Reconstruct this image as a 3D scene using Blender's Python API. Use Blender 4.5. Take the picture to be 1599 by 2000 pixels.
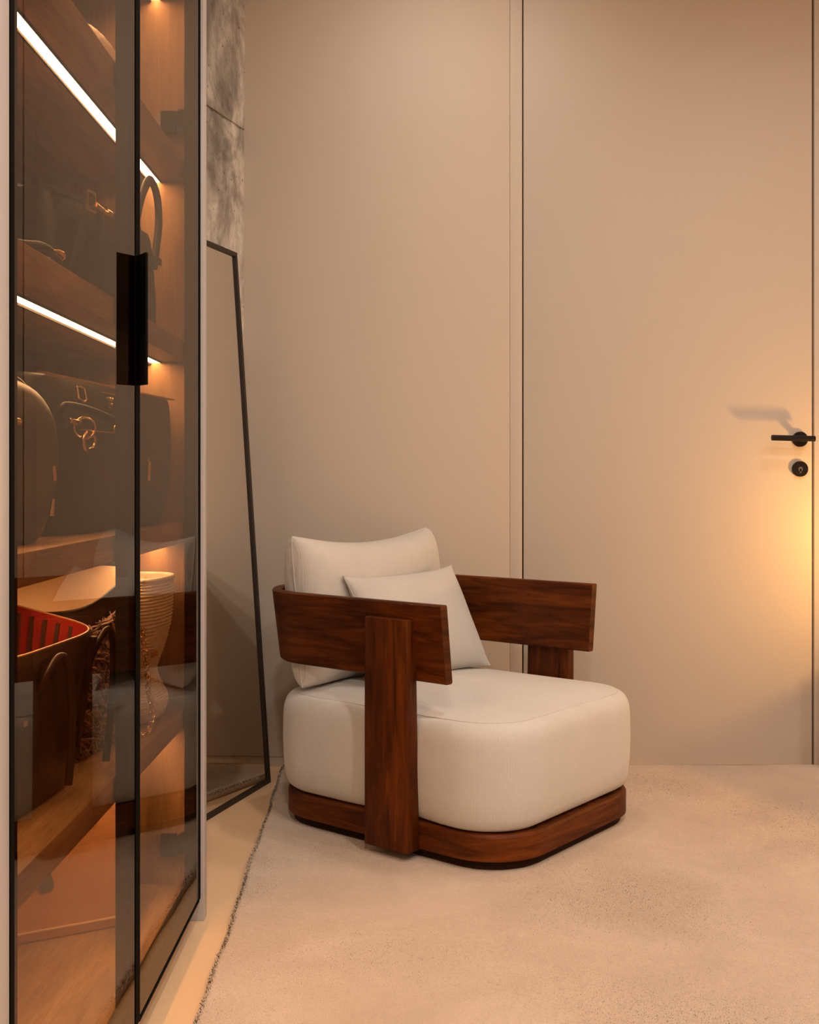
import bpy, bmesh, math, random
from mathutils import Vector, Matrix
import numpy as np
random.seed(7)
rng = np.random.default_rng(7)
for o in list(bpy.data.objects): bpy.data.objects.remove(o)
scn = bpy.context.scene
COL = scn.collection
PI = math.pi

# ------------------------------------------------------------------ camera, world, lights
F = 2200.0; PX, PY = 797.0, 937.0; CAMH = 0.908
cd = bpy.data.cameras.new('camera'); cam = bpy.data.objects.new('camera', cd); COL.objects.link(cam)
cam.location = (0, 0, CAMH); cam.rotation_euler = (PI/2, 0, 0)
cd.sensor_fit = 'HORIZONTAL'; cd.sensor_width = 36.0; cd.lens = 36.0*F/1599.0
cd.shift_x = (799.5-PX)/1599.0; cd.shift_y = (PY-1000.0)/1599.0
cd.clip_start = 0.02
scn.camera = cam
scn.view_settings.view_transform = 'Standard'; scn.view_settings.look = 'None'
scn.view_settings.exposure = 0.0; scn.view_settings.gamma = 1.0
scn.view_settings.use_curve_mapping = False
w = bpy.data.worlds.new('world'); scn.world = w; w.use_nodes = True
w.node_tree.nodes['Background'].inputs[0].default_value = (0.02, 0.017, 0.014, 1)
w.node_tree.nodes['Background'].inputs[1].default_value = 1.0

CEIL = 2.72
WARM = (1.0, 0.865, 0.745)
DOWNLIGHTS = [  # x, y, watts, radius
    (0.15, 2.95, 5.0, 0.055), (1.50, 2.50, 6.5, 0.055),
    (0.55, 1.45, 11.0, 0.075), (1.85, 1.30, 13.5, 0.075),
    (1.30, -0.20, 27.0, 0.075), (0.05, -0.45, 33.0, 0.075)]
for i, (x, y, e, r) in enumerate(DOWNLIGHTS):
    ld = bpy.data.lights.new('downlight_lamp', 'AREA'); ld.shape = 'DISK'; ld.size = 2*r
    ld.energy = e; ld.color = WARM; ld.spread = math.radians(160)
    lo = bpy.data.objects.new('downlight_lamp', ld); COL.objects.link(lo)
    lo.location = (x, y, CEIL-0.012)
LED_STRENGTH = 62.0
LAMP_STRENGTH = 400.0

# ------------------------------------------------------------------ node helpers
def mat(name, base=(.5, .5, .5), rough=.6, metal=0.0, spec=.5, coat=0.0):
    m = bpy.data.materials.new(name); m.use_nodes = True
    b = m.node_tree.nodes['Principled BSDF']
    b.inputs['Base Color'].default_value = (*base, 1); b.inputs['Roughness'].default_value = rough
    b.inputs['Metallic'].default_value = metal; b.inputs['Specular IOR Level'].default_value = spec
    b.inputs['Coat Weight'].default_value = coat
    return m
def N(m, t, **kw):
    n = m.node_tree.nodes.new(t)
    for k, v in kw.items(): setattr(n, k, v)
    return n
def L(m, a, b): m.node_tree.links.new(a, b)
def coords(m, kind='Object', scale=(1, 1, 1)):
    tc = N(m, 'ShaderNodeTexCoord'); mp = N(m, 'ShaderNodeMapping')
    mp.inputs['Scale'].default_value = scale; L(m, tc.outputs[kind], mp.inputs['Vector'])
    return mp.outputs['Vector']
def noise(m, vec, scale, detail=4, rough=.55, dist=0):
    n = N(m, 'ShaderNodeTexNoise'); n.inputs['Scale'].default_value = scale
    n.inputs['Detail'].default_value = detail; n.inputs['Roughness'].default_value = rough
    n.inputs['Distortion'].default_value = dist
    L(m, vec, n.inputs['Vector']); return n.outputs['Fac']
def ramp(m, fac, stops):
    r = N(m, 'ShaderNodeValToRGB'); e = r.color_ramp.elements
    while len(e) < len(stops): e.new(.5)
    for el, (p, c) in zip(e, stops): el.position = p; el.color = (*c, 1)
    L(m, fac, r.inputs['Fac']); return r.outputs['Color']
def bump(m, h, strength, dist):
    b = N(m, 'ShaderNodeBump'); b.inputs['Strength'].default_value = strength
    b.inputs['Distance'].default_value = dist; L(m, h, b.inputs['Height'])
    L(m, b.outputs['Normal'], m.node_tree.nodes['Principled BSDF'].inputs['Normal']); return b
def setc(m, c): L(m, c, m.node_tree.nodes['Principled BSDF'].inputs['Base Color'])
def math_(m, op, a, b=None):
    n = N(m, 'ShaderNodeMath', operation=op)
    for i, q in enumerate((a, b)):
        if q is None: continue
        if isinstance(q, (int, float)): n.inputs[i].default_value = q
        else: L(m, q, n.inputs[i])
    return n.outputs[0]
def mulc(m, a, b, fac=1.0):
    n = N(m, 'ShaderNodeMix', data_type='RGBA', blend_type='MULTIPLY'); n.inputs['Factor'].default_value = fac
    L(m, a, n.inputs['A']); L(m, b, n.inputs['B']); return n.outputs['Result']

M = {}
def flat_var(name, c, rough, var=.04, sc=3.0, bs=0.0, bscale=200, spec=.3):
    m = mat(name, c, rough, spec=spec); v = coords(m)
    n = noise(m, v, sc, 3)
    lo = tuple(max(0, x*(1-var)) for x in c); hi = tuple(x*(1+var) for x in c)
    setc(m, ramp(m, n, [(.3, lo), (.7, hi)]))
    if bs: bump(m, noise(m, v, bscale, 2), bs, .001)
    M[name] = m; return m
flat_var('wall_paint', (.635, .565, .490), .62, .015, 1.2, .05, 260)
flat_var('door_paint', (.620, .550, .475), .55, .012, 1.0, .04, 260)
flat_var('groove', (.055, .030, .018), .8, .02)
flat_var('ceiling_paint', (.80, .76, .70), .8, .01)
flat_var('far_wall_paint', (.62, .52, .44), .7, .01)
flat_var('floor_cement', (.800, .545, .330), .34, .06, 1.6, .02, 60, spec=.45)
flat_var('white_lacquer', (.47, .46, .47), .35, .01, spec=.5)
flat_var('plinth_grey', (.46, .43, .40), .5, .02)
flat_var('black_metal', (.008, .0065, .006), .5, .05, spec=.18)
flat_var('plinth_dark', (.022, .0085, .0035), .6, .1, 6, spec=.1)  # armchair plinth: near-black brown, darker than the walnut base above it
flat_var('trim_black', (.004, .0035, .003), .75, .02, spec=.04)
flat_var('frame_bronze', (.009, .006, .005), .7, .03, spec=.15)
flat_var('mirror_frame', (.022, .015, .012), .45, .03, spec=.4)
flat_var('black_leather', (.013, .010, .009), .52, .1, 30, .25, 500, spec=.35)
flat_var('dark_brown_leather', (.030, .014, .009), .38, .15, 20, .25, 400, spec=.5)
flat_var('grey_leather', (.14, .11, .10), .6, .05, 20)
flat_var('tan_leather', (.50, .235, .105), .42, .08, 8, .15, 350, spec=.4)
flat_var('tan_light', (.72, .46, .27), .5, .04, 10)
flat_var('red_lining', (.30, .015, .010), .6, .08, 12)
flat_var('lining_stripe', (.055, .022, .012), .6, .05, 12)
flat_var('cream_lining', (.78, .60, .42), .7, .04, 10)
flat_var('blush_leather', (.70, .50, .40), .42, .04, 12, .1, 300, spec=.5)
flat_var('rope', (.50, .40, .30), .9, .1, 60)
flat_var('keyhole', (.10, .095, .09), .3, .02)
m = mat('gold', (.86, .60, .27), .22, 1.0); M['gold'] = m
m = mat('steel', (.35, .32, .29), .3, 1.0); M['steel'] = m
m = mat('mirror_glass', (.72, .68, .63), .015, 1.0); M['mirror_glass'] = m

# wood with the grain laid along U of a UV map
def wood(name, dark, mid, light, rough=.38, scale=1.0, coat=.15):
    m = mat(name, mid, rough, spec=.15, coat=coat)
    m.node_tree.nodes['Principled BSDF'].inputs['Coat Roughness'].default_value = .35
    v = coords(m, 'UV', (1.6*scale, 14*scale, 1))
    v2 = coords(m, 'UV', (5*scale, 160*scale, 1))
    v3 = coords(m, 'UV', (1.1*scale, 5*scale, 1))
    a = noise(m, v, 2.4, 6, .6, 1.1); b = noise(m, v2, 3.0, 3, .6); c = noise(m, v3, 2.2, 3, .5, .6)
    col = ramp(m, a, [(.30, dark), (.50, mid), (.72, light)])
    col = mulc(m, col, ramp(m, b, [(.3, (.62, .58, .55)), (.6, (1, 1, 1))]), .75)
    col = mulc(m, col, ramp(m, c, [(.35, (.50, .44, .40)), (.62, (1.12, 1.08, 1.05))]), .85)
    setc(m, col); bump(m, b, .12, .0008); M[name] = m
wood('walnut', (.040, .0088, .0011), (.112, .0262, .0030), (.190, .0500, .0062), .48, 1.0, 0)
flat_var('dark_back', (.035, .022, .015), .6, .05)
wood('oak_shelf', (.36, .205, .100), (.45, .270, .140), (.52, .325, .175), .5, .8, 0)

# ribbed upholstery
def fabric(name, c, rib=520., bs=.35, fleck=.10):
    m = mat(name, c, .95, spec=.15)
    m.node_tree.nodes['Principled BSDF'].inputs['Sheen Weight'].default_value = .25
    uv = coords(m, 'UV'); ob = coords(m, 'Object')
    wv = N(m, 'ShaderNodeTexWave', wave_type='BANDS', bands_direction='X'); wv.inputs['Scale'].default_value = rib/6.283
    wv.inputs['Distortion'].default_value = 2.2; wv.inputs['Detail'].default_value = 2; wv.inputs['Detail Scale'].default_value = 3
    L(m, uv, wv.inputs['Vector'])
    f = noise(m, ob, 650, 2, .6); g = noise(m, ob, 7, 3)
    lo = tuple(x*(1-fleck) for x in c); hi = tuple(min(1, x*(1+fleck*.5)) for x in c)
    col = ramp(m, math_(m, 'ADD', math_(m, 'MULTIPLY', wv.outputs['Fac'], .28), math_(m, 'MULTIPLY', f, .72)), [(.3, lo), (.62, hi)])
    col = mulc(m, col, ramp(m, g, [(.3, (.94, .93, .92)), (.7, (1, 1, 1))]))
    setc(m, col)
    bump(m, math_(m, 'ADD', math_(m, 'MULTIPLY', wv.outputs['Fac'], .5), f), bs, .0010); M[name] = m
fabric('seat_fabric', (.640, .622, .592))
fabric('cushion_fabric', (.640, .612, .575), 620.)
fabric('pillow_fabric', (.610, .590, .560), 700., .3, .16)

# rug
m = mat('rug_pile', (.70, .53, .40), 1.0, spec=.05); M['rug_pile'] = m
m.node_tree.nodes['Principled BSDF'].inputs['Sheen Weight'].default_value = .35
m.node_tree.nodes['Principled BSDF'].inputs['Sheen Roughness'].default_value = .6
ob = coords(m); a = noise(m, ob, 3.2, 5, .6, .8); b = noise(m, ob, 420, 3, .7); c = noise(m, ob, 40, 4, .65)
col = ramp(m, a, [(.32, (.560, .415, .297)), (.52, (.625, .470, .345)), (.70, (.690, .533, .402))])
col = mulc(m, col, ramp(m, b, [(.25, (.74, .70, .67)), (.6, (1, 1, 1))]), .9)
setc(m, col); bump(m, math_(m, 'ADD', b, math_(m, 'MULTIPLY', c, 1.2)), .6, .004)
m = mat('rug_edge', (.50, .37, .27), 1.0, spec=.05); M['rug_edge'] = m
ob = coords(m); setc(m, ramp(m, noise(m, ob, 300, 2), [(.3, (.58, .44, .33)), (.7, (.76, .60, .47))]))

# board-formed concrete
m = mat('concrete', (.36, .32, .27), .85, spec=.25); M['concrete'] = m
ob = coords(m); st = coords(m, 'Object', (1, 1, .6))
a = noise(m, st, 5.5, 8, .62, .5); b = noise(m, ob, 38, 6, .7); c = noise(m, coords(m, 'Object', (1, 1, .12)), 40, 4, .6)
col = ramp(m, a, [(.36, (.22, .205, .185)), (.46, (.40, .375, .34)), (.56, (.66, .63, .58)), (.72, (.50, .47, .43))])
col = mulc(m, col, ramp(m, b, [(.3, (.72, .70, .68)), (.55, (1.05, 1.05, 1.05))]), .8)
col = mulc(m, col, ramp(m, c, [(.35, (.80, .79, .78)), (.6, (1.06, 1.06, 1.06))]), .7)
vo = N(m, 'ShaderNodeTexVoronoi'); vo.inputs['Scale'].default_value = 26; L(m, ob, vo.inputs['Vector'])
pit = ramp(m, vo.outputs['Distance'], [(.055, (.22, .19, .16)), (.10, (1, 1, 1))])
col = mulc(m, col, pit, .9); setc(m, col)
bump(m, math_(m, 'ADD', a, math_(m, 'MULTIPLY', b, .5)), .5, .006)

# emitters
def emit(name, c, s):
    m = bpy.data.materials.new(name); m.use_nodes = True; nt = m.node_tree; nt.nodes.clear()
    e = nt.nodes.new('ShaderNodeEmission'); e.inputs[0].default_value = (*c, 1); e.inputs[1].default_value = s
    o = nt.nodes.new('ShaderNodeOutputMaterial'); nt.links.new(e.outputs[0], o.inputs[0]); M[name] = m
emit('led_light', (1.0, .66, .36), LED_STRENGTH)
emit('lamp_globe', (1.0, .48, .11), LAMP_STRENGTH)
emit('downlight_lens', (1.0, .78, .55), 4.0)

# bronze tinted glass: Schlick reflection over a tinted clear body
m = bpy.data.materials.new('bronze_glass'); m.use_nodes = True; nt = m.node_tree; nt.nodes.clear(); M['bronze_glass'] = m
lw = N(m, 'ShaderNodeLayerWeight'); lw.inputs['Blend'].default_value = .5
ge = N(m, 'ShaderNodeNewGeometry')
fr = math_(m, 'ADD', math_(m, 'MULTIPLY', math_(m, 'POWER', lw.outputs['Facing'], 5.0), .64), .03)
fr = math_(m, 'MULTIPLY', fr, math_(m, 'SUBTRACT', 1.0, ge.outputs['Backfacing']))
tr = N(m, 'ShaderNodeBsdfTransparent'); tr.inputs[0].default_value = (.70, .61, .51, 1)
gl = N(m, 'ShaderNodeBsdfGlossy'); gl.inputs['Roughness'].default_value = .0; gl.inputs['Color'].default_value = (.95, .90, .84, 1)
mx = N(m, 'ShaderNodeMixShader'); L(m, fr, mx.inputs[0]); L(m, tr.outputs[0], mx.inputs[1]); L(m, gl.outputs[0], mx.inputs[2])
ou = N(m, 'ShaderNodeOutputMaterial'); L(m, mx.outputs[0], ou.inputs[0])

# ------------------------------------------------------------------ mesh helpers
def link(name, me, material, parent=None, smooth=False):
    o = bpy.data.objects.new(name, me); COL.objects.link(o)
    if material: me.materials.append(M[material])
    if parent: o.parent = parent
    if smooth: me.polygons.foreach_set('use_smooth', [True]*len(me.polygons))
    return o
def auto_smooth(me, ang=40):
    me.polygons.foreach_set('use_smooth', [True]*len(me.polygons))
    bm = bmesh.new(); bm.from_mesh(me); lim = math.radians(ang)
    for e in bm.edges:
        if len(e.link_faces) == 2 and e.calc_face_angle(0) > lim: e.smooth = False
    bm.to_mesh(me); bm.free()
def tag(o, label, cat, group=None):
    o['label'] = label; o['category'] = cat
    if group: o['group'] = group
    return o
def struct(o, label=None):
    o['kind'] = 'structure'
    if label: o['label'] = label
    return o
def empty(name, loc=(0, 0, 0), rz=0):
    o = bpy.data.objects.new(name, None); COL.objects.link(o); o.empty_display_size = .1
    o.location = loc; o.rotation_euler = (0, 0, rz); return o
class MB:
    def __init__(s): s.v = []; s.f = []; s.uv = []
    def add(s, vs, fs, uvs=None):
        b = len(s.v); s.v += [tuple(p) for p in vs]
        for i, f in enumerate(fs):
            s.f.append(tuple(b+k for k in f)); s.uv.append(uvs[i] if uvs else [(0, 0)]*len(f))
        return s
    def build(s, name, material, parent=None, smooth=None):
        me = bpy.data.meshes.new(name); me.from_pydata(s.v, [], s.f); me.update()
        u = me.uv_layers.new(name='UVMap')
        flat = [c for f in s.uv for p in f for c in p]; u.data.foreach_set('uv', flat)
        bm = bmesh.new(); bm.from_mesh(me); bmesh.ops.recalc_face_normals(bm, faces=bm.faces); bm.to_mesh(me); bm.free()
        if smooth: auto_smooth(me, smooth)
        return link(name, me, material, parent)
def box_mesh(lo, hi, bev=0.0, grain=None, seg=2):
    bm = bmesh.new(); lo = Vector(lo); hi = Vector(hi)
    bmesh.ops.create_cube(bm, size=1.0)
    for v in bm.verts: v.co = Vector([(lo[i]+hi[i])/2 + v.co[i]*(hi[i]-lo[i]) for i in range(3)])
    if bev: bmesh.ops.bevel(bm, geom=list(bm.edges), offset=bev, segments=seg, affect='EDGES', profile=.5)
    if grain is None: d = hi-lo; grain = max(range(3), key=lambda i: d[i])
    uvl = bm.loops.layers.uv.new('UVMap')
    off = random.random()*5
    for f in bm.faces:
        n = max(range(3), key=lambda i: abs(f.normal[i]))
        rest = [i for i in range(3) if i != grain]
        for lp in f.loops:
            c = lp.vert.co
            if n == grain: lp[uvl].uv = (c[rest[0]]*.15+off, c[rest[1]]+off)
            else:
                k = [i for i in rest if i != n][0]; lp[uvl].uv = (c[grain]+off, c[k]+c[n]*.3+off)
    me = bpy.data.meshes.new('box'); bm.to_mesh(me); bm.free(); return me
def box(name, lo, hi, material, parent=None, bev=0.0, grain=None, seg=2):
    me = box_mesh(lo, hi, bev, grain, seg); me.name = name
    o = link(name, me, material, parent)
    if bev: auto_smooth(me, 50)
    return o
def rrect(hx, hy, r, n=10, side=6):
    """closed loop of a rounded rectangle, counter-clockwise, with points along the straights"""
    r = max(min(r, hx-.001, hy-.001), .002); pts = []
    cs = [(hx-r, hy-r, 0), (-hx+r, hy-r, 90), (-hx+r, -hy+r, 180), (hx-r, -hy+r, 270)]
    for i, (cx, cy, a0) in enumerate(cs):
        for k in range(n+1):
            a = math.radians(a0+90*k/n); pts.append((cx+r*math.cos(a), cy+r*math.sin(a)))
        p = pts[-1]; c2 = cs[(i+1) % 4]; a = math.radians(c2[2])
        q = (c2[0]+r*math.cos(a), c2[1]+r*math.sin(a))
        for k in range(1, side): pts.append((p[0]+(q[0]-p[0])*k/side, p[1]+(q[1]-p[1])*k/side))
    return pts
def loft(rings, cap0=True, cap1=True, uvdir='u', uscale=1.0, dome=None):
    """rings: list of lists of 3D points, equal length, closed loops"""
    n = len(rings[0]); mb = MB(); vs = [p for r in rings for p in r]; fs = []; uvs = []
    per = [0]
    ref = rings[len(rings)//2]
    for i in range(n): per.append(per[-1]+(Vector(ref[(i+1) % n])-Vector(ref[i])).length)
    hh = [0]
    for j in range(1, len(rings)): hh.append(hh[-1]+(Vector(rings[j][0])-Vector(rings[j-1][0])).length)
    for j in range(len(rings)-1):
        for i in range(n):
            i2 = (i+1) % n
            fs.append((j*n+i, j*n+i2, (j+1)*n+i2, (j+1)*n+i))
            uvs.append([(per[i]*uscale, hh[j]), (per[i+1]*uscale, hh[j]), (per[i+1]*uscale, hh[j+1]), (per[i]*uscale, hh[j+1])])
    if cap0: fs.append(tuple(range(n-1, -1, -1))); uvs.append([(rings[0][i][0], rings[0][i][1]) for i in range(n-1, -1, -1)])
    if cap1:
        b = (len(rings)-1)*n
        if dome is not None:
            c = len(vs); vs.append(dome)
            for i in range(n):
                fs.append((b+i, b+(i+1) % n, c)); uvs.append([tuple(vs[k][:2]) for k in (b+i, b+(i+1) % n, c)])
        else:
            fs.append(tuple(b+i for i in range(n))); uvs.append([(rings[-1][i][0], rings[-1][i][1]) for i in range(n)])
    return mb.add(vs, fs, uvs)
def sell(w, d, n=3.0, N_=48):
    out = []
    for k in range(N_):
        a = 2*PI*k/N_; c, s = math.cos(a), math.sin(a)
        out.append((w*math.copysign(abs(c)**(2/n), c), d*math.copysign(abs(s)**(2/n), s)))
    return out
def catmull(pts, sub=8, closed=False):
    P = [Vector(p) for p in pts]; out = []; n = len(P)
    rngi = range(n) if closed else range(n-1)
    for i in rngi:
        if closed: p0, p1, p2, p3 = P[i-1], P[i], P[(i+1) % n], P[(i+2) % n]
        else: p0, p1, p2, p3 = P[max(i-1, 0)], P[i], P[i+1], P[min(i+2, n-1)]
        for k in range(sub):
            t = k/sub; t2 = t*t; t3 = t2*t
            out.append(.5*((2*p1)+(-p0+p2)*t+(2*p0-5*p1+4*p2-p3)*t2+(-p0+3*p1-3*p2+p3)*t3))
    if not closed: out.append(P[-1])
    return out
def tube(mb, pts, rx, ry=None, seg=10, up=(0, 0, 1), closed=False):
    """swept tube, flat strap when ry differs; rx lies across, ry along the frame normal"""
    ry = ry or rx; P = [Vector(p) for p in pts]; n = len(P); rings = []; up = Vector(up)
    prev = None
    for i, p in enumerate(P):
        if closed: t = P[(i+1) % n]-P[i-1]
        else: t = P[min(i+1, n-1)]-P[max(i-1, 0)]
        t.normalize()
        if prev is None:
            a = up-t*up.dot(t)
            if a.length < 1e-4: a = Vector((1, 0, 0))-t*t.x
        else: a = prev-t*prev.dot(t)
        a.normalize(); prev = a; b = t.cross(a)
        rings.append([p+b*rx*math.cos(2*PI*k/seg)+a*ry*math.sin(2*PI*k/seg) for k in range(seg)])
    vs = [q for r in rings for q in r]; fs = []
    for j in range(n if closed else n-1):
        j2 = (j+1) % n
        for k in range(seg): fs.append((j*seg+k, j*seg+(k+1) % seg, j2*seg+(k+1) % seg, j2*seg+k))
    if not closed: fs += [tuple(range(seg-1, -1, -1)), tuple((n-1)*seg+k for k in range(seg))]
    return mb.add(vs, fs)
def cyl(mb, a, b, r, seg=24, r2=None):
    a = Vector(a); b = Vector(b); t = (b-a).normalized()
    x = t.orthogonal().normalized(); y = t.cross(x); r2 = r if r2 is None else r2
    vs = [a+(x*math.cos(2*PI*k/seg)+y*math.sin(2*PI*k/seg))*r for k in range(seg)]
    vs += [b+(x*math.cos(2*PI*k/seg)+y*math.sin(2*PI*k/seg))*r2 for k in range(seg)]
    fs = [(k, (k+1) % seg, seg+(k+1) % seg, seg+k) for k in range(seg)]
    fs += [tuple(range(seg-1, -1, -1)), tuple(range(seg, 2*seg))]
    return mb.add(vs, fs)
def torus(mb, c, axis, R, r, seg=28, s2=8, ex=1.0):
    c = Vector(c); ax = Vector(axis).normalized(); x = ax.orthogonal().normalized(); y = ax.cross(x)
    tube(mb, [c+x*R*ex*math.cos(2*PI*k/seg)+y*R*math.sin(2*PI*k/seg) for k in range(seg)], r, r, s2, up=ax, closed=True)
    return mb
def mbbox(mb, lo, hi):
    x0, y0, z0 = lo; x1, y1, z1 = hi
    vs = [(x0, y0, z0), (x1, y0, z0), (x1, y1, z0), (x0, y1, z0), (x0, y0, z1), (x1, y0, z1), (x1, y1, z1), (x0, y1, z1)]
    return mb.add(vs, [(0, 3, 2, 1), (4, 5, 6, 7), (0, 1, 5, 4), (1, 2, 6, 5), (2, 3, 7, 6), (3, 0, 4, 7)])

# ------------------------------------------------------------------ the room
WY = 3.57                       # face of the back wall
DX0, DX1 = .3655, 1.2790        # the flush door
XR, YF = 2.70, -1.60
struct(box('floor', (-1.6, YF, -.06), (XR, WY+.14, 0), 'floor_cement'), 'smooth beige cement floor')
struct(box('ceiling', (-1.6, YF, CEIL), (XR, WY+.14, CEIL+.08), 'ceiling_paint'), 'plain off-white ceiling')
wb = struct(box('wall_back', (-.70, WY+.045, 0), (XR, WY+.14, CEIL), 'groove'), 'beige panelled back wall')
box('wall_panel', (-.56, WY-.004, .031), (.3215, WY+.046, CEIL), 'wall_paint', wb, .0015)
box('wall_panel', (.3225, WY, 0), (.3610, WY+.046, CEIL), 'wall_paint', wb, .001)
box('wall_panel', (1.2865, WY, 0), (XR, WY+.046, CEIL), 'wall_paint', wb, .001)
struct(box('baseboard_back', (-.56, WY+.001, 0), (.3215, WY+.044, .0295), 'wall_paint', None, .001), 'low flush baseboard under the back wall panel')
struct(box('wall_right', (XR, YF, 0), (XR+.1, WY+.14, CEIL), 'far_wall_paint'), 'plain right wall')
struct(box('wall_front', (-1.6, YF-.1, 0), (XR, YF, CEIL), 'far_wall_paint'), 'plain wall facing the back wall')
struct(box('wall_left', (-1.7, YF, 0), (-1.6, WY+.14, CEIL), 'far_wall_paint'), 'plain left wall behind the wardrobe')

# slanting raw concrete pier, two pours with a joint
CX, CY = -.519, WY
dv = Vector((-.307, -.952, 0)).normalized(); nv = Vector((.952, -.307, 0)).normalized()
wc = None
def slab(name, z0, z1, off, parent=None):
    base = Vector((CX, CY, 0))+nv*off
    a = base-dv*.03; b = base+dv*1.20
    outp = [a, b, b-nv*.3, a-nv*.3]
    nz = max(2, int((z1-z0)/.02)); nl = 50
    mb = MB(); vs = []; fs = []
    for j in range(nz+1):
        for i in range(nl+1):
            p = a+(b-a)*(i/nl)+Vector((0, 0, z0+(z1-z0)*j/nz))
            if (j == 0 and z0 > 1) or (j == nz and z0 < 1): p -= nv*(.001+.005*random.random()**2)
            vs.append(p)
    for j in range(nz):
        for i in range(nl): fs.append((j*(nl+1)+i, j*(nl+1)+i+1, (j+1)*(nl+1)+i+1, (j+1)*(nl+1)+i))
    mb.add(vs, fs)
    for z, fl in ((z0, 0), (z1, 1)): mb.add([q+Vector((0, 0, z)) for q in outp], [(0, 1, 2, 3)])
    return mb.build(name, 'concrete', parent)
wc = struct(slab('wall_side', 0, 2.016, .0), 'raw mottled concrete side wall')
slab('concrete_lift', 2.0165, CEIL, .0025, wc)

# flush door with lever handle and lock rose
dr = struct(empty('door_1', ((DX0+DX1)/2, WY, 0)), 'flush full-height beige door with black lever handle')
hw = (DX1-DX0)/2
box('door_leaf', (-hw, 0, .003), (hw, .044, CEIL-.01), 'door_paint', dr, .0012)
hx = 1.2398-(DX0+DX1)/2; hz = CAMH+(937-858)*WY/F
hd = MB(); cyl(hd, (hx, 0, hz), (hx, -.009, hz), .0240, 40)
hd.build('handle_rose', 'black_metal', dr, 40)
lv = MB(); cyl(lv, (hx, -.008, hz), (hx, -.052, hz), .0095, 24)
lev = lv.build('handle_neck', 'black_metal', dr, 40)
lv = MB()
tube(lv, [(hx+.030, -.052, hz), (hx+.0285, -.052, hz), (hx+.027, -.052, hz), (hx-.10, -.052, hz+.003), (hx-.1030, -.052, hz+.003), (hx-.1045, -.052, hz+.003)], .0088, .0088, 20)
lv.build('lever', 'black_metal', dr, 50)
lz = CAMH+(937-916)*WY/F
hd = MB(); cyl(hd, (hx, 0, lz), (hx, -.009, lz), .0245, 40); lr = hd.build('lock_rose', 'black_metal', dr, 40)
hd = MB(); cyl(hd, (hx, -.0088, lz), (hx, -.0102, lz), .0075, 20); mbbox(hd, (hx-.0022, -.0102, lz-.014), (hx+.0022, -.0092, lz)); hd.build('keyhole', 'keyhole', lr, 40)

# ------------------------------------------------------------------ wardrobe with bronze glass doors
GX = -.428                      # outer face of the glass
BX = -.865                      # back of the carcass
Y0, YM, Y1 = 1.209, 1.780, 2.318
wd = empty('wardrobe', ((GX+BX)/2, (Y0+Y1)/2, 0))
tag(wd, 'tall lit oak wardrobe with two bronze glass doors and white end panels', 'wardrobe')
ox, oy = (GX+BX)/2, (Y0+Y1)/2
def wbox(name, lo, hi, material, parent=None, bev=0.0, grain=None):
    lo2 = (lo[0]-ox, lo[1]-oy, lo[2]); hi2 = (hi[0]-ox, hi[1]-oy, hi[2])
    return box(name, lo2, hi2, material, parent or wd, bev, grain)
WT = 2.60
wbox('end_panel', (BX, Y1, .0), (GX+.008, Y1+.030, WT), 'white_lacquer', None, .0015)
wbox('end_panel', (BX, Y0-.032, .0), (GX+.001, Y0-.002, WT), 'white_lacquer', None, .0015)
wbox('side_lining', (BX+.012, Y1-.018, .06), (GX-.026, Y1-.0005, WT-.02), 'oak_shelf', None, 0, 2)
wbox('side_lining', (BX+.012, Y0, .06), (GX-.026, Y0+.018, WT-.02), 'oak_shelf', None, 0, 2)
wbox('back_panel', (BX, Y0-.001, .06), (BX+.012, Y1, WT), 'dark_back', None, 0, 2)
wbox('top_panel', (BX+.012, Y0, WT-.02), (GX-.026, Y1, WT), 'white_lacquer')
wbox('plinth', (BX+.05, Y0, .0), (GX-.062, Y1-.001, .058), 'plinth_grey')
SH = [1.930, 1.558, 1.190, .8215, .446]
def led(zb):
    x0 = -.515
    ch = wbox('led_channel', (x0-.0125, Y0+.019, zb-.0065), (x0-.0088, Y1-.019, zb+.001), 'frame_bronze', None)
    box('led_channel_lip', (x0+.0088-ox, Y0+.019-oy, zb-.0030), (x0+.0125-ox, Y1-.019-oy, zb+.001), 'frame_bronze', ch)
    box('led_strip', (x0-.0085-ox, Y0+.022-oy, zb-.0030), (x0+.0085-ox, Y1-.022-oy, zb+.001), 'led_light', ch)
for zt in SH:
    wbox('shelf', (BX+.012, Y0+.018, zt-.041), (GX-.028, Y1-.018, zt), 'oak_shelf', None, .001, 1)
    led(zt-.041)
wbox('bottom_board', (BX+.012, Y0+.001, .060), (GX-.028, Y1-.001, .082), 'oak_shelf', None, .001, 1)
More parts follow.
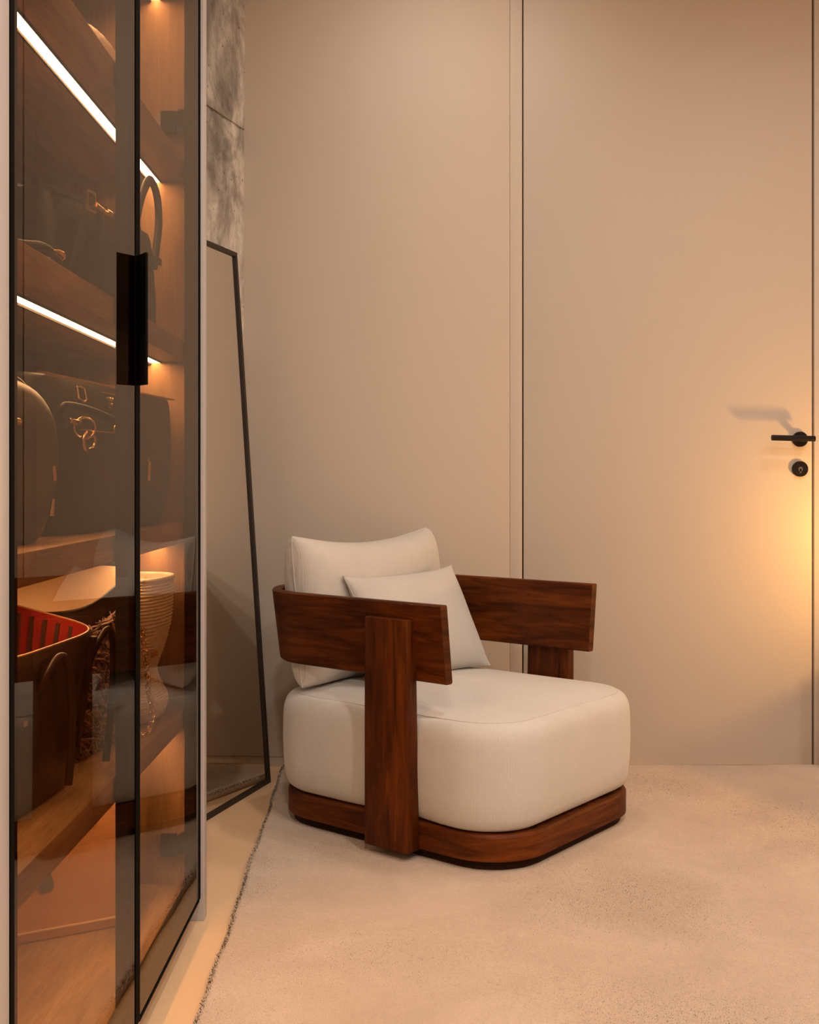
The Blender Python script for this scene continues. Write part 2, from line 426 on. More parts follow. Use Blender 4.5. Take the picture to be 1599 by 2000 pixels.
def door(y0, y1, handle_at, hinge_at):
    d = empty('door_frame', (0, 0, 0)); d.parent = wd
    z0, z1 = .052, WT-.03
    mb = MB(); st = .038; th = .020; xo = GX-.0045
    def b(lo, hi): mbbox(mb, (lo[0]-ox, lo[1]-oy, lo[2]), (hi[0]-ox, hi[1]-oy, hi[2]))
    b((xo-th, y0+.003, z0), (xo, y0+st, z1)); b((xo-th, y1-st, z0), (xo, y1-.003, z1))
    b((xo-th, y0+st, z0), (xo, y1-st, z0+st)); b((xo-th, y0+st, z1-st), (xo, y1-st, z1))
    fr = mb.build('stile_frame', 'frame_bronze', d)
    mb = MB(); e = .0125
    b2 = lambda lo, hi: mbbox(mb, (lo[0]-ox, lo[1]-oy, lo[2]), (hi[0]-ox, hi[1]-oy, hi[2]))
    b2((xo-th, y0, z0-.004), (GX+.0012, y0+e, z1)); b2((xo-th, y1-e, z0-.004), (GX+.0012, y1, z1)); b2((xo-th, y0+e, z0-.0065), (GX+.0012, y1-e, z0-.0005))
    mb.build('edge_trim', 'trim_black', d)
    g = box('glass_pane', (xo+.0003-ox, y0+e-oy, z0), (GX-ox, y1-e-oy, z1), 'bronze_glass', d)
    if handle_at == 'high':      # edge pull: a plate leaving the meeting edge, leaning over its own door
        prof = [(GX+.0013, 1.7755), (GX+.0013, 1.7715), (-.4065, 1.7425), (-.4045, 1.7435), (-.4045, 1.7520)]
        loft([[(x-ox, y-oy, z) for x, y in prof] for z in (1.0560, 1.2600)]).build('handle', 'trim_black', d, 35)
    return d
dl = door(Y0, YM-.0006, 'high', 'near'); dl['label'] = 'left bronze glass door'
d2 = door(YM+.0006, Y1-.002, 'low', 'far')
for z in (1.635, .172):          # concealed hinges on the far lining
    h = empty('hinge', (0, 0, 0)); h.parent = wd
    mb = MB(); mbbox(mb, (-.512-ox, Y1-.030-oy, z-.012), (-.452-ox, Y1-.018-oy, z+.012)); mb.build('hinge_plate', 'steel', h)
    mb = MB(); mbbox(mb, (-.500-ox, Y1-.044-oy, z-.026), (-.470-ox, Y1-.030-oy, z+.018))
    cyl(mb, (-.455-ox, Y1-.05-oy, z), (-.4535-ox, Y1-.022-oy, z), .019, 20); mb.build('hinge_arm', 'frame_bronze', h)

# ------------------------------------------------------------------ leaning floor mirror
def leaning_mirror():
    b0 = Vector((-.412, 3.382, 0)); wdt = .62; ht = 1.60
    ax = dv.copy()                                   # along the wall, towards the wardrobe
    top_off = .112                                   # how far the top leans back
    upv = (Vector((0, 0, 1))*math.sqrt(ht*ht-top_off*top_off)-nv*top_off)/ht
    out = ax.cross(upv); out = out if out.dot(nv) > 0 else -out
    r = empty('floor_mirror', b0+ax*(wdt/2)); org = Vector(r.location)
    def P(a, h, t): return b0+ax*a+upv*h+out*t-org
    def bar(mb, a0, a1, h0, h1, t0, t1):
        vs = [P(a, h, t) for h in (h0, h1) for t in (t0, t1) for a in (a0, a1)]
        mb.add(vs, [(0, 1, 3, 2), (4, 6, 7, 5), (0, 4, 5, 1), (2, 3, 7, 6), (0, 2, 6, 4), (1, 5, 7, 3)])
    e = .0125; mb = MB(); t0, t1 = -.022, 0
    bar(mb, 0, e, 0, ht, t0, t1); bar(mb, wdt-e, wdt, 0, ht, t0, t1); bar(mb, e, wdt-e, 0, e, t0, t1); bar(mb, e, wdt-e, ht-e, ht, t0, t1)
    mb.build('frame', 'mirror_frame', r)
    mb = MB(); bar(mb, e, wdt-e, e, ht-e, -.012, -.006); mb.build('mirror_glass', 'mirror_glass', r)
    mb = MB(); bar(mb, e, wdt-e, e, ht-e, -.020, -.0125); mb.build('backing', 'mirror_frame', r)
    tag(r, 'tall floor mirror in a thin black frame leaning on the concrete wall', 'mirror')
leaning_mirror()

# ------------------------------------------------------------------ rug
RT = .022
TH = math.radians(-39.03)
CHX, CHY = .1272, 2.9773
def rug():
    x0a, x0b, x1, y0, y1 = -.352, -.392, 2.35, .55, 3.520
    nx, ny = 300, 330
    ys = np.linspace(y0, y1, ny+1); us = np.linspace(0, 1, nx+1)**1.25
    Yg, Ug = np.meshgrid(ys, us, indexing='ij')
    left = x0a+(x0b-x0a)*np.clip((Yg-1.9)/1.6, -.6, 1)+.0020*np.sin(Yg*9)+.0015*np.sin(Yg*23+1)
    Xg = left+(x1-left)*Ug
    Zg = RT-.0015+.0005*np.sin(Xg*7+2*np.sin(Yg*3))*np.sin(Yg*6)+rng.normal(0, .0002, Xg.shape)
    edge = np.minimum(np.minimum(Xg-left, x1-Xg), np.minimum(Yg-y0, y1-Yg))
    Zg = np.where(edge < .014, Zg-.009*(1-edge/.014)**2, Zg)
    Yg = Yg+.0035*np.sin(Xg*17)*(Ug*0+1)*(np.abs(Yg-y1) < .02)
    verts = np.stack([Xg, Yg, Zg], -1).reshape(-1, 3)
    idx = np.arange((nx+1)*(ny+1)).reshape(ny+1, nx+1)
    faces = np.stack([idx[:-1, :-1], idx[:-1, 1:], idx[1:, 1:], idx[1:, :-1]], -1).reshape(-1, 4)
    loop = list(idx[0, :])+list(idx[1:, -1])+list(idx[-1, -2::-1])+list(idx[-2:0:-1, 0])
    nb = len(verts); bot = verts[loop].copy(); bot[:, 2] = .0015
    verts = np.vstack([verts, bot]); k = len(loop)
    side = [(loop[i], nb+i, nb+(i+1) % k, loop[(i+1) % k]) for i in range(k)]
    me = bpy.data.meshes.new('rug'); me.from_pydata(verts.tolist(), [], faces.tolist()+side+[tuple(nb+i for i in range(k-1, -1, -1))]); me.update()
    r = link('rug', me, 'rug_pile', None, True)
    tag(r, 'large plush cream beige rug under the armchair', 'rug')
    # tufts standing out along the cut edge beside the wardrobe and the back edge
    mb_v = []; mb_f = []
    def blade(p, d, ln, wd_):
        d = Vector(d).normalized(); s = d.orthogonal().normalized(); s = Matrix.Rotation(random.random()*6.28, 3, d) @ s
        b = len(mb_v); mid = p+d*ln*.6; tip = p+d*ln+Vector((0, 0, -ln*.25))
        mb_v.extend([p-s*wd_, p+s*wd_, mid+s*wd_*.9, mid-s*wd_*.9, tip]); mb_f.extend([(b, b+1, b+2, b+3), (b+3, b+2, b+4)])
    for k_ in range(7000):
        y = y0+(y1-y0)*random.random()
        lf = x0a+(x0b-x0a)*min(max((y-1.9)/1.6, -.6), 1)+.0020*math.sin(y*9)+.0015*math.sin(y*23+1)
        blade(Vector((lf+.0005+random.random()*.014, y, .0125+random.random()*.004)), (-.35+random.gauss(0, .25), random.gauss(0, .3), .9), .0035+.0035*random.random(), .0009)
    for k_ in range(6000):
        x = x0b+(x1-x0b)*random.random()
        blade(Vector((x, y1-random.random()*.01+.0035*math.sin(x*17), .003+random.random()*.011)), (random.gauss(0, .5), .6, random.gauss(.2, .3)), .004+.004*random.random(), .0010)
    me = bpy.data.meshes.new('pile_tufts'); mb_f = [f if (Vector(mb_v[f[1]])-mb_v[f[0]]).cross(Vector(mb_v[f[2]])-mb_v[f[0]]).z > 0 else f[::-1] for f in mb_f]
    me.from_pydata(mb_v, [], mb_f); me.update()
    me.polygons.foreach_set('use_smooth', [True]*len(me.polygons)); nl_ = len(me.loops)
    nn_ = np.tile([0., 0., 1.], (nl_, 1))+rng.normal(0, .12, (nl_, 3)); nn_ /= np.linalg.norm(nn_, axis=1)[:, None]; me.normals_split_custom_set(nn_.tolist())
    t = link('pile_tufts', me, 'rug_pile', r); t['kind'] = 'stuff'
    # short brushed pile over the part that is walked on
    n = 520000; X = rng.uniform(-.39, 1.75, n); Y = 1.45+(3.515-1.45)*rng.random(n)**1.15
    keep = X > x0a+(x0b-x0a)*np.clip((Y-1.9)/1.6, -.6, 1)+.003
    c, s_ = math.cos(TH), math.sin(TH); lx = c*(X-CHX)+s_*(Y-CHY); ly = -s_*(X-CHX)+c*(Y-CHY)
    keep &= ~((np.abs(lx) < .372) & (np.abs(ly) < .316) & (np.hypot(np.maximum(np.abs(lx)-.234, 0), np.maximum(np.abs(ly)-.178, 0)) < .140))
    X, Y = X[keep], Y[keep]; n = len(X)
    # nap direction swirls in broad hand-brushed patches
    ang = 2.2*np.sin(X*2.1+1.3*np.sin(Y*1.7))+1.6*np.cos(Y*2.6+.8*np.sin(X*3.1))+rng.normal(0, .55, n)
    lean = .40+.28*np.sin(X*5.3+2*np.sin(Y*3.7+1))*np.cos(Y*4.1)+rng.normal(0, .15, n)
    L_ = rng.uniform(.0030, .0048, n); dx = np.cos(ang)*lean; dy = np.sin(ang)*lean; dz = np.full(n, .75)
    nn = np.sqrt(dx*dx+dy*dy+dz*dz); dx, dy, dz = dx/nn, dy/nn, dz/nn
    wa = rng.uniform(0, 6.283, n); wx, wy = np.cos(wa)*.0010, np.sin(wa)*.0010
    sg = np.where(wx*dy-wy*dx < 0, -1.0, 1.0); wx, wy = wx*sg, wy*sg          # every blade turns its upper side to the light
    Z = np.full(n, RT-.0042)
    V = np.empty((n, 3, 3)); V[:, 0] = np.stack([X-wx, Y-wy, Z], 1); V[:, 1] = np.stack([X+wx, Y+wy, Z], 1); V[:, 2] = np.stack([X+dx*L_, Y+dy*L_, Z+dz*L_], 1)
    me = bpy.data.meshes.new('pile'); me.vertices.add(3*n); me.vertices.foreach_set('co', V.reshape(-1).astype(np.float32))
    me.loops.add(3*n); me.loops.foreach_set('vertex_index', np.arange(3*n, dtype=np.int32))
    me.polygons.add(n); me.polygons.foreach_set('loop_start', np.arange(0, 3*n, 3, dtype=np.int32)); me.update()
    me.polygons.foreach_set('use_smooth', np.ones(n, dtype=bool))
    nrm = np.stack([dx*.75, dy*.75, np.ones(n)], 1)+rng.normal(0, .10, (n, 3)); nrm /= np.linalg.norm(nrm, axis=1)[:, None]
    me.normals_split_custom_set(np.repeat(nrm, 3, 0).tolist())
    t = link('pile', me, 'rug_pile', r); t['kind'] = 'stuff'
rug()

# ------------------------------------------------------------------ armchair
def armchair():
    ch = empty('armchair', (CHX, CHY, RT+.0015), TH)
    tag(ch, 'low cream upholstered armchair with dark walnut wraparound arms and base', 'armchair')
    z0 = -(RT+.0015)                                  # heights below are above the floor
    def ring(hx_, hy_, r, z): return [(x, y, z+z0) for x, y in rrect(hx_, hy_, r, 12, 10)]
    def rev_rings(prof, hx_, hy_, r): return [ring(hx_+d, hy_+d, r+d, z) for z, d in prof]
    HX, HY, R = .384, .328, .150
    loft(rev_rings([(RT+.0015, -.015), (.044, -.015)], HX, HY, R)).build('plinth', 'plinth_dark', ch, 40)
    loft(rev_rings([(.0425, -.004), (.0445, 0), (.098, 0), (.104, -.004), (.1055, -.010)], HX, HY, R)).build('base', 'walnut', ch, 30)
    SX, SY, SR = .389, .3445, .155
    prof = [(.1060, -.042), (.109, -.027), (.118, -.014), (.138, -.005), (.18, -.001), (.235, .001), (.295, 0), (.318, -.002), (.334, -.007), (.345, -.015), (.3515, -.0245), (.3550, -.0335),
            (.3590, -.050), (.3655, -.085), (.3715, -.130), (.3780, -.190), (.3830, -.250), (.3860, -.300)]
    s = loft([ring(SX+d, SY+d, max(.155+d, .03), z) for z, d in prof], dome=(0, 0, .3885+z0)).build('seat_cushion', 'seat_fabric', ch, 60)
    for v_ in s.data.vertices:
        k_ = max(0, 1-abs(v_.co.x-.070)/.16); k_ = k_*k_*(3-2*k_)
        if abs(v_.co.y) > .26: v_.co.y -= math.copysign(.016*k_*min(1, (abs(v_.co.y)-.26)/.06), v_.co.y)
    mb = MB(); tube(mb, [Vector((x, y, .3540+z0)) for x, y in rrect(SX-.0320, SY-.0320, .1230, 12, 10)], .0015, .0015, 6, closed=True)
    mb.build('seam_welt', 'seat_fabric', s, 60)
    # wraparound rail: a flared U band
    zt, zb = .621, .437; AX, AY, AR = -.446, .356, .20; XF = .219; FL = .021; T = .025
    def U(inset):
        pts = []; r = AR-inset; ax = AX+inset; ay = AY-inset
        for k in range(12): pts.append((XF+(ax+r-XF)*k/12, -ay))
        for k in range(13):
            a = math.radians(270-90*k/12); pts.append((ax+r+r*math.cos(a), -ay+r+r*math.sin(a)))
        for k in range(1, 10): pts.append((ax, -ay+r+(2*ay-2*r)*k/10))
        for k in range(13):
            a = math.radians(180-90*k/12); pts.append((ax+r+r*math.cos(a), ay-r+r*math.sin(a)))
        for k in range(1, 13): pts.append((ax+r+(XF-ax-r)*k/12, ay))
        return pts
    c = .0035
    sec = [(0, zt-c), (c, zt), (T-c, zt), (T, zt-c), (T+FL, zb+c), (T+FL-c, zb), (FL+c, zb), (FL, zb+c)]
    paths = [U(d) for d, z in sec]; n = len(paths[0]); mb = MB(); vs = []; fs = []; uvs = []
    ln = [0]
    for i in range(1, n): ln.append(ln[-1]+math.dist(paths[0][i], paths[0][i-1]))
    for i in range(n):
        for j, (d, z) in enumerate(sec): vs.append((*paths[j][i], z+z0))
    va = [0, .005, .02, .03, .21, .22, .235, .24]
    for i in range(n-1):
        for j in range(8):
            j2 = (j+1) % 8
            fs.append((i*8+j, i*8+j2, (i+1)*8+j2, (i+1)*8+j))
            a, b_ = va[j], va[j2] if j2 else .43
            uvs.append([(ln[i], a), (ln[i], b_), (ln[i+1], b_), (ln[i+1], a)])
    for i, e_ in ((0, 1), (n-1, -1)):
        f = [i*8+j for j in range(8)][::e_]; fs.append(tuple(f)); uvs.append([(vs[k][1]*.2, vs[k][2]) for k in f])
    mb.add(vs, fs, uvs); mb.build('arm_rail', 'walnut', ch, 30)
    for sgn in (-1, 1):
        me = box_mesh((.004, -.023, .041+z0), (.136, .023, .583+z0), .003, 2)
        for v_ in me.vertices:
            zz = v_.co.z-z0
            if v_.co.y < 0 and zz > .2: v_.co.y += .013          # thins where it is let into the rail
            v_.co.y = sgn*(v_.co.y+.3505)
        if sgn < 0: me.flip_normals()
        po = link('post', me, 'walnut', ch); auto_smooth(me, 50)
    return ch
armchair()

# ------------------------------------------------------------------ cushions
def cushion(name, material, W, H_, T, pinch=.05, ear=.0, flat=2.6, rc=0.0, pw=.48, n=44, welt=True, seed=1, sag=0.0):
    """pillow standing in its local x (width) z (height) plane, y is thickness; base centre at the origin"""
    rs = np.random.default_rng(seed); mb = MB(); vs = []; fs = []; uvs = []
    idx = {}
    def prof(a, b):
        e = max(0, (1-abs(a)**flat))*max(0, (1-abs(b)**flat)); return e**pw
    def pos(a, b, s):
        # sides bow inwards between the corners
        x = a*(W/2)*(1-pinch*(1-b*b)); z = b*(H_/2)*(1-pinch*1.25*(1-a*a))
        x += math.copysign(ear*abs(a)**8*abs(b)**8, a); z += math.copysign(ear*abs(a)**8*abs(b)**8, b)
        k_ = 1-rc*abs(a)**7*abs(b)**7; x *= k_; z *= k_
        if b > 0: z -= sag*(1-a*a)*b
        t = T/2*prof(a, b)
        t *= 1+.05*math.sin(3.1*a+seed)*math.cos(2.3*b+seed*2)
        return (x, s*t, z+H_/2)
    g = [math.sin(PI/2*(-1+2*i/n)) for i in range(n+1)]
    for s in (-1, 1):
        for i, a in enumerate(g):
            for j, b in enumerate(g):
                bd = i in (0, n) or j in (0, n)
                if s == 1 and bd: idx[(s, i, j)] = idx[(-1, i, j)]; continue
                idx[(s, i, j)] = len(vs); vs.append(pos(a, b, s))
        for i in range(n):
            for j in range(n):
                f = [idx[(s, i, j)], idx[(s, i+1, j)], idx[(s, i+1, j+1)], idx[(s, i, j+1)]]
                if s == 1: f = f[::-1]
                fs.append(tuple(f)); uvs.append([(vs[k][0], vs[k][2]) for k in f])
    mb.add(vs, fs, uvs)
    o = mb.build(name, material, None, 75)
    if welt:
        loop = [vs[idx[(-1, i, 0)]] for i in range(n)]+[vs[idx[(-1, n, j)]] for j in range(n)]+[vs[idx[(-1, i, n)]] for i in range(n, 0, -1)]+[vs[idx[(-1, 0, j)]] for j in range(n, 0, -1)]
        mb = MB(); tube(mb, loop, .0026, .0026, 6, closed=True, up=(0, 1, 0)); mb.build('seam', material, o, 60)
    return o
def chair_pt(x, y, z): 
    c, s = math.cos(TH), math.sin(TH); return (CHX+c*x-s*y, CHY+s*x+c*y, z)
bc = cushion('back_cushion', 'cushion_fabric', .676, .400, .190, .025, 0, 3.6, .030, .40, seed=3, sag=.030)
bc.location = chair_pt(-.302, .021, .3665); bc.rotation_euler = (math.radians(-5), 0, TH+math.radians(90+6))
tag(bc, 'large cream back cushion propped against the walnut armchair rail', 'cushion')
lp = cushion('lumbar_pillow', 'pillow_fabric', .470, .300, .125, .05, .006, 2.4, seed=5)
lp.location = chair_pt(-.080, .030, .380); lp.rotation_euler = (math.radians(-26), 0, TH+math.radians(90+1))
tag(lp, 'small oblong oatmeal pillow leaning on the larger back cushion', 'pillow')

# ------------------------------------------------------------------ handbags in the wardrobe
def body(name, secs, material, parent, n=3.5, N_=56, dome=None, disp=None, smooth=60, cap1=True, cap0=True):
    """secs: (z, half width, half depth, x shift, y shift)"""
    rings = []
    for s in secs:
        z, w_, d_ = s[:3]; sx = s[3] if len(s) > 3 else 0; sy = s[4] if len(s) > 4 else 0
        r = []
        for k, (x, y) in enumerate(sell(w_, d_, n, N_)):
            q = 1+(disp(k/N_, z) if disp else 0)
            r.append((x*q+sx, y*q+sy, z))
        rings.append(r)
    return loft(rings, cap0, cap1, dome=dome).build(name, material, parent, smooth)
def interp(secs, k):
    out = []; zs = [s[0] for s in secs]
    for i in range(k+1):
        t = i/k*(len(secs)-1); a = min(int(t), len(secs)-2); u = t-a
        p0, p1, p2, p3 = (secs[max(a-1, 0)], secs[a], secs[a+1], secs[min(a+2, len(secs)-1)])
        out.append(tuple(.5*(2*q1+(q2-q0)*u+(2*q0-5*q1+4*q2-q3)*u*u+(3*q1-q0-3*q2+q3)*u**3) for q0, q1, q2, q3 in zip(p0, p1, p2, p3)))
    return out
def strap(pts, material, parent, name='strap', rx=.008, ry=.0025, sub=8, up=(0, 1, 0), seg=10):
    mb = MB(); tube(mb, catmull(pts, sub), rx, ry, seg, up=up); return mb.build(name, material, parent, 60)

S1, S2, S3, S4, S5 = SH[1], SH[2], SH[3], SH[4], .082
# local +x runs along world +Y; local -y faces the doors (world +X) when rz = 90 deg
def clutch():
    b = empty('quilted_clutch', (-.560, 1.985, S1), math.radians(90))
    tag(b, 'domed blush quilted clutch on the upper oak shelf', 'handbag')
    secs = interp([(.0, .165, .045), (.012, .175, .055), (.05, .180, .060), (.085, .165, .052), (.110, .125, .040), (.124, .06, .02)], 30)
    q = lambda u, z: .030*(abs(math.sin(PI*(u*26+z*42)))**.5*abs(math.sin(PI*(u*26-z*42)))**.5)
    body('clutch_body', secs, 'blush_leather', b, 2.6, 208, disp=q)
    mb = MB(); torus(mb, (.02, -.066, .06), (0, 1, 0), .011, .0025); mbbox(mb, (.008, -.068, .045), (.032, -.062, .056)); mb.build('clasp', 'gold', b)
clutch()
def buckle_bag():
    b = empty('structured_handbag', (-.568, 1.945, S2), math.radians(90-12))
    tag(b, 'black structured handbag with gold buckle and arched handles', 'handbag')
    secs = [(.0, .184, .064), (.006, .190, .070), (.05, .190, .070), (.11, .188, .066), (.160, .186, .060), (.174, .184, .056), (.176, .178, .050)]
    body('bag_body', secs, 'black_leather', b, 7.0, 64)
    fl = MB(); mbbox(fl, (-.182, -.058, .170), (.120, .050, .1785)); f_ = fl.build('flap', 'black_leather', b)
    mb = MB(); mbbox(mb, (-.180, -.0715, .118), (.180, -.066, .130)); mb.build('belt', 'black_leather', b)
    strap([(.062, -.070, .12), (.082, -.068, .185), (.115, -.064, .240), (.155, -.060, .272), (.186, -.059, .250), (.192, -.060, .20), (.165, -.066, .14), (.150, -.070, .11)], 'black_leather', b, 'handle', .0090, .0065, 10)
    strap([(-.16, .040, .12), (-.155, .045, .17), (-.13, .052, .196), (-.05, .052, .196), (-.02, .046, .17), (-.015, .040, .12)], 'black_leather', b, 'handle', .0085, .0060, 10)
    mb = MB(); q = -.078; r_ = -.083
    for a, c in (((-.128, r_, .150), (-.098, q, .154)), ((-.128, r_, .180), (-.098, q, .184)), ((-.128, r_, .150), (-.124, q, .184)), ((-.102, r_, .150), (-.098, q, .184))): mbbox(mb, a, c)
    cyl(mb, (-.098, -.080, .166), (-.052, -.076, .162), .0050, 10); cyl(mb, (-.056, -.077, .163), (-.036, -.076, .163), .0070, 12)
    mb.build('buckle', 'gold', b, 40)
    mbbox(MB(), (-.100, -.066, .1795), (-.025, -.063, .1815)).build('top_edge_trim', 'gold', b); mbbox(MB(), (.010, -.066, .1795), (.090, -.063, .1815)).build('top_edge_trim', 'gold', b)
    mb = MB(); cyl(mb, (.060, -.069, .105), (.060, -.076, .105), .006, 14); mb.build('stud', 'steel', b, 40)
    strap([(-.115, -.076, .165), (-.150, -.086, .11), (-.190, -.094, .05), (-.215, -.094, .006)], 'black_leather', b, 'hanging_strap', .012, .003)
    strap([(-.070, -.076, .155), (-.085, -.086, .08), (-.100, -.092, .006)], 'black_leather', b, 'hanging_strap', .010, .003)
buckle_bag()
def coil():
    b = empty('coiled_strap', (-.490, 1.470, S2), math.radians(90))
    tag(b, 'glossy dark coiled leather strap at the shelf edge beside the buckle bag', 'strap')
    mb = MB(); pts = []
    for k in range(40):
        a = k/39*2*PI*1.9; pts.append((.075*math.cos(a)+.02*math.sin(a*.5), .022*math.sin(a), .006+.010*k/39+.004*math.sin(3*a)))
    tube(mb, catmull(pts, 3), .006, .004, 8); mb.build('strap_coil', 'black_leather', b, 60)
    mb = MB(); torus(mb, (.06, -.01, .022), (.3, .2, 1), .012, .003); mb.build('ring', 'gold', b)
coil()
def satchel():
    b = empty('zip_satchel', (-.5640, 1.955, S3), math.radians(90-7))
    tag(b, 'large black zip-top satchel with triangular gold logo plate and ring charm', 'handbag')
    fz = lambda z: -(.074 if z < .16 else .074-.022*((z-.16)/.085))           # front face depth
    secs = interp([(.0, .235, .058), (.010, .250, .070), (.07, .272, .078), (.15, .295, .075), (.215, .306, .069), (.240, .308, .064), (.2455, .305, .058)], 20)
    bu = lambda u, z: .005*(math.sin(u*230)*math.sin(z*170)) if .03 < z < .165 and u > .62 else 0
    body('bag_body', secs, 'black_leather', b, 6.0, 160, disp=bu)
    mb = MB()
    for k in range(150):
        x = -.298+.596*k/149; mbbox(mb, (x-.0012, -.0625, .2440), (x+.0012, -.0560, .2468))
    mb.build('zipper', 'gold', b)['kind'] = 'stuff'
    mbbox(MB(), (-.088, -.0690, .2300), (-.022, -.0630, .2322)).build('plate_bar', 'gold', b)
    y0_, y1_ = -.0690, -.0722
    mb = MB(); mb.add([(-.080, y0_, .2265), (-.030, y0_, .2265), (-.055, y1_, .1945), (-.080, y0_+.005, .2265), (-.030, y0_+.005, .2265), (-.055, y1_+.005, .1945)], [(0, 2, 1), (3, 4, 5), (0, 1, 4, 3), (1, 2, 5, 4), (2, 0, 3, 5)])
    pl = mb.build('logo_plate', 'black_leather', b)
    for txt, z, s in (('PRADA', .2185, .0095), ('MILANO', .2115, .0065), ('DAL 1913', .2062, .0046)):
        cu = bpy.data.curves.new('t', 'FONT'); cu.body = txt; cu.size = s; cu.align_x = 'CENTER'; cu.extrude = .0003
        to = bpy.data.objects.new('t', cu); COL.objects.link(to); dg = bpy.context.evaluated_depsgraph_get(); me = bpy.data.meshes.new_from_object(to.evaluated_get(dg))
        bpy.data.objects.remove(to); me.transform(Matrix.Rotation(PI/2+.10, 4, 'X')); me.transform(Matrix.Translation((-.055, y0_-.0008-(.2265-z)*.103, z)))
        me.materials.clear(); link('lettering', me, 'gold', pl)
    mb = MB(); tube(mb, [(-.186, -.069, .232), (-.158, -.069, .232), (-.156, -.072, .214), (-.166, -.073, .210), (-.176, -.073, .211), (-.186, -.072, .214)], .0019, .0019, 6, closed=True, up=(0, 1, 0)); mb.build('loop', 'gold', b)
    strap([(-.245, -.074, .166), (-.272, -.082, .178), (-.287, -.088, .191), (-.272, -.091, .197), (-.21, -.094, .1955), (-.13, -.095, .188), (-.06, -.094, .178), (-.010, -.090, .168), (.002, -.082, .158)], 'black_leather', b, 'handle', .0062, .0055, 8)
    mb = MB(); tube(mb, catmull([(-.245, -.082, .176), (-.235, -.087, .174), (-.220, -.089, .174)], 5), .0045, .0045, 8); torus(mb, (-.213, -.093, .166), (.9, .45, .0), .016, .0026)
    mb.build('gold_link', 'gold', b, 50)
    torus(MB(), (-.211, -.0995, .146), (.25, 1, .1), .0145, .0040).build('ring_charm', 'gold', b, 50)
    mbbox(MB(), (-.285, -.0780, .1640), (-.245, -.0725, .1658)).build('seam_trim', 'gold', b)
    mbbox(MB(), (-.195, -.0780, .1640), (.030, -.0735, .1658)).build('seam_trim', 'gold', b)
    torus(MB(), (-.050, -.0800, .171), (.2, 1, 0), .007, .0016).build('d_ring', 'gold', b, 50)
    mb = MB(); cyl(mb, (.10, -.076, .12), (.10, -.082, .12), .006, 12); cyl(mb, (.10, -.080, .085), (.10, -.082, .12), .004, 10); mb.build('zip_pull', 'gold', b, 40)
satchel()
def round_bag():
    b = empty('rounded_handbag', (-.552, 1.462, S3), math.radians(90-14))
    tag(b, 'dark rounded handbag with brass clasp in front of the zip-top satchel', 'handbag')
    secs = interp([(.0, .085, .035), (.012, .105, .045), (.06, .128, .055), (.12, .142, .056), (.17, .138, .048), (.205, .110, .034), (.222, .060, .018), (.226, .02, .006)], 22)
    body('bag_body', secs, 'dark_brown_leather', b, 2.6, 64)
    mb = MB(); n = 40
    tube(mb, catmull([(-.138, -.0, .13), (-.13, 0, .18), (-.08, 0, .222), (0, 0, .229), (.08, 0, .222), (.13, 0, .18), (.140, 0, .13)], 6), .004, .004, 8); mb.build('piping', 'dark_brown_leather', b, 60)
    mb = MB(); torus(mb, (-.040, -.060, .150), (.2, 1, .2), .011, .0035); cyl(mb, (-.055, -.062, .165), (-.015, -.062, .160), .0050, 12); mbbox(mb, (-.05, -.062, .120), (-.036, -.056, .134)); mb.build('clasp', 'gold', b, 50)
    mb = MB(); cyl(mb, (.085, -.050, .105), (.087, -.050, .085), .0036, 12); mb.build('zip_pull', 'gold', b, 40)
    cyl(MB(), (.085, -.050, .060), (.080, -.050, .038), .0026, 10, .004).build('tassel_tip', 'gold', b, 40)
round_bag()
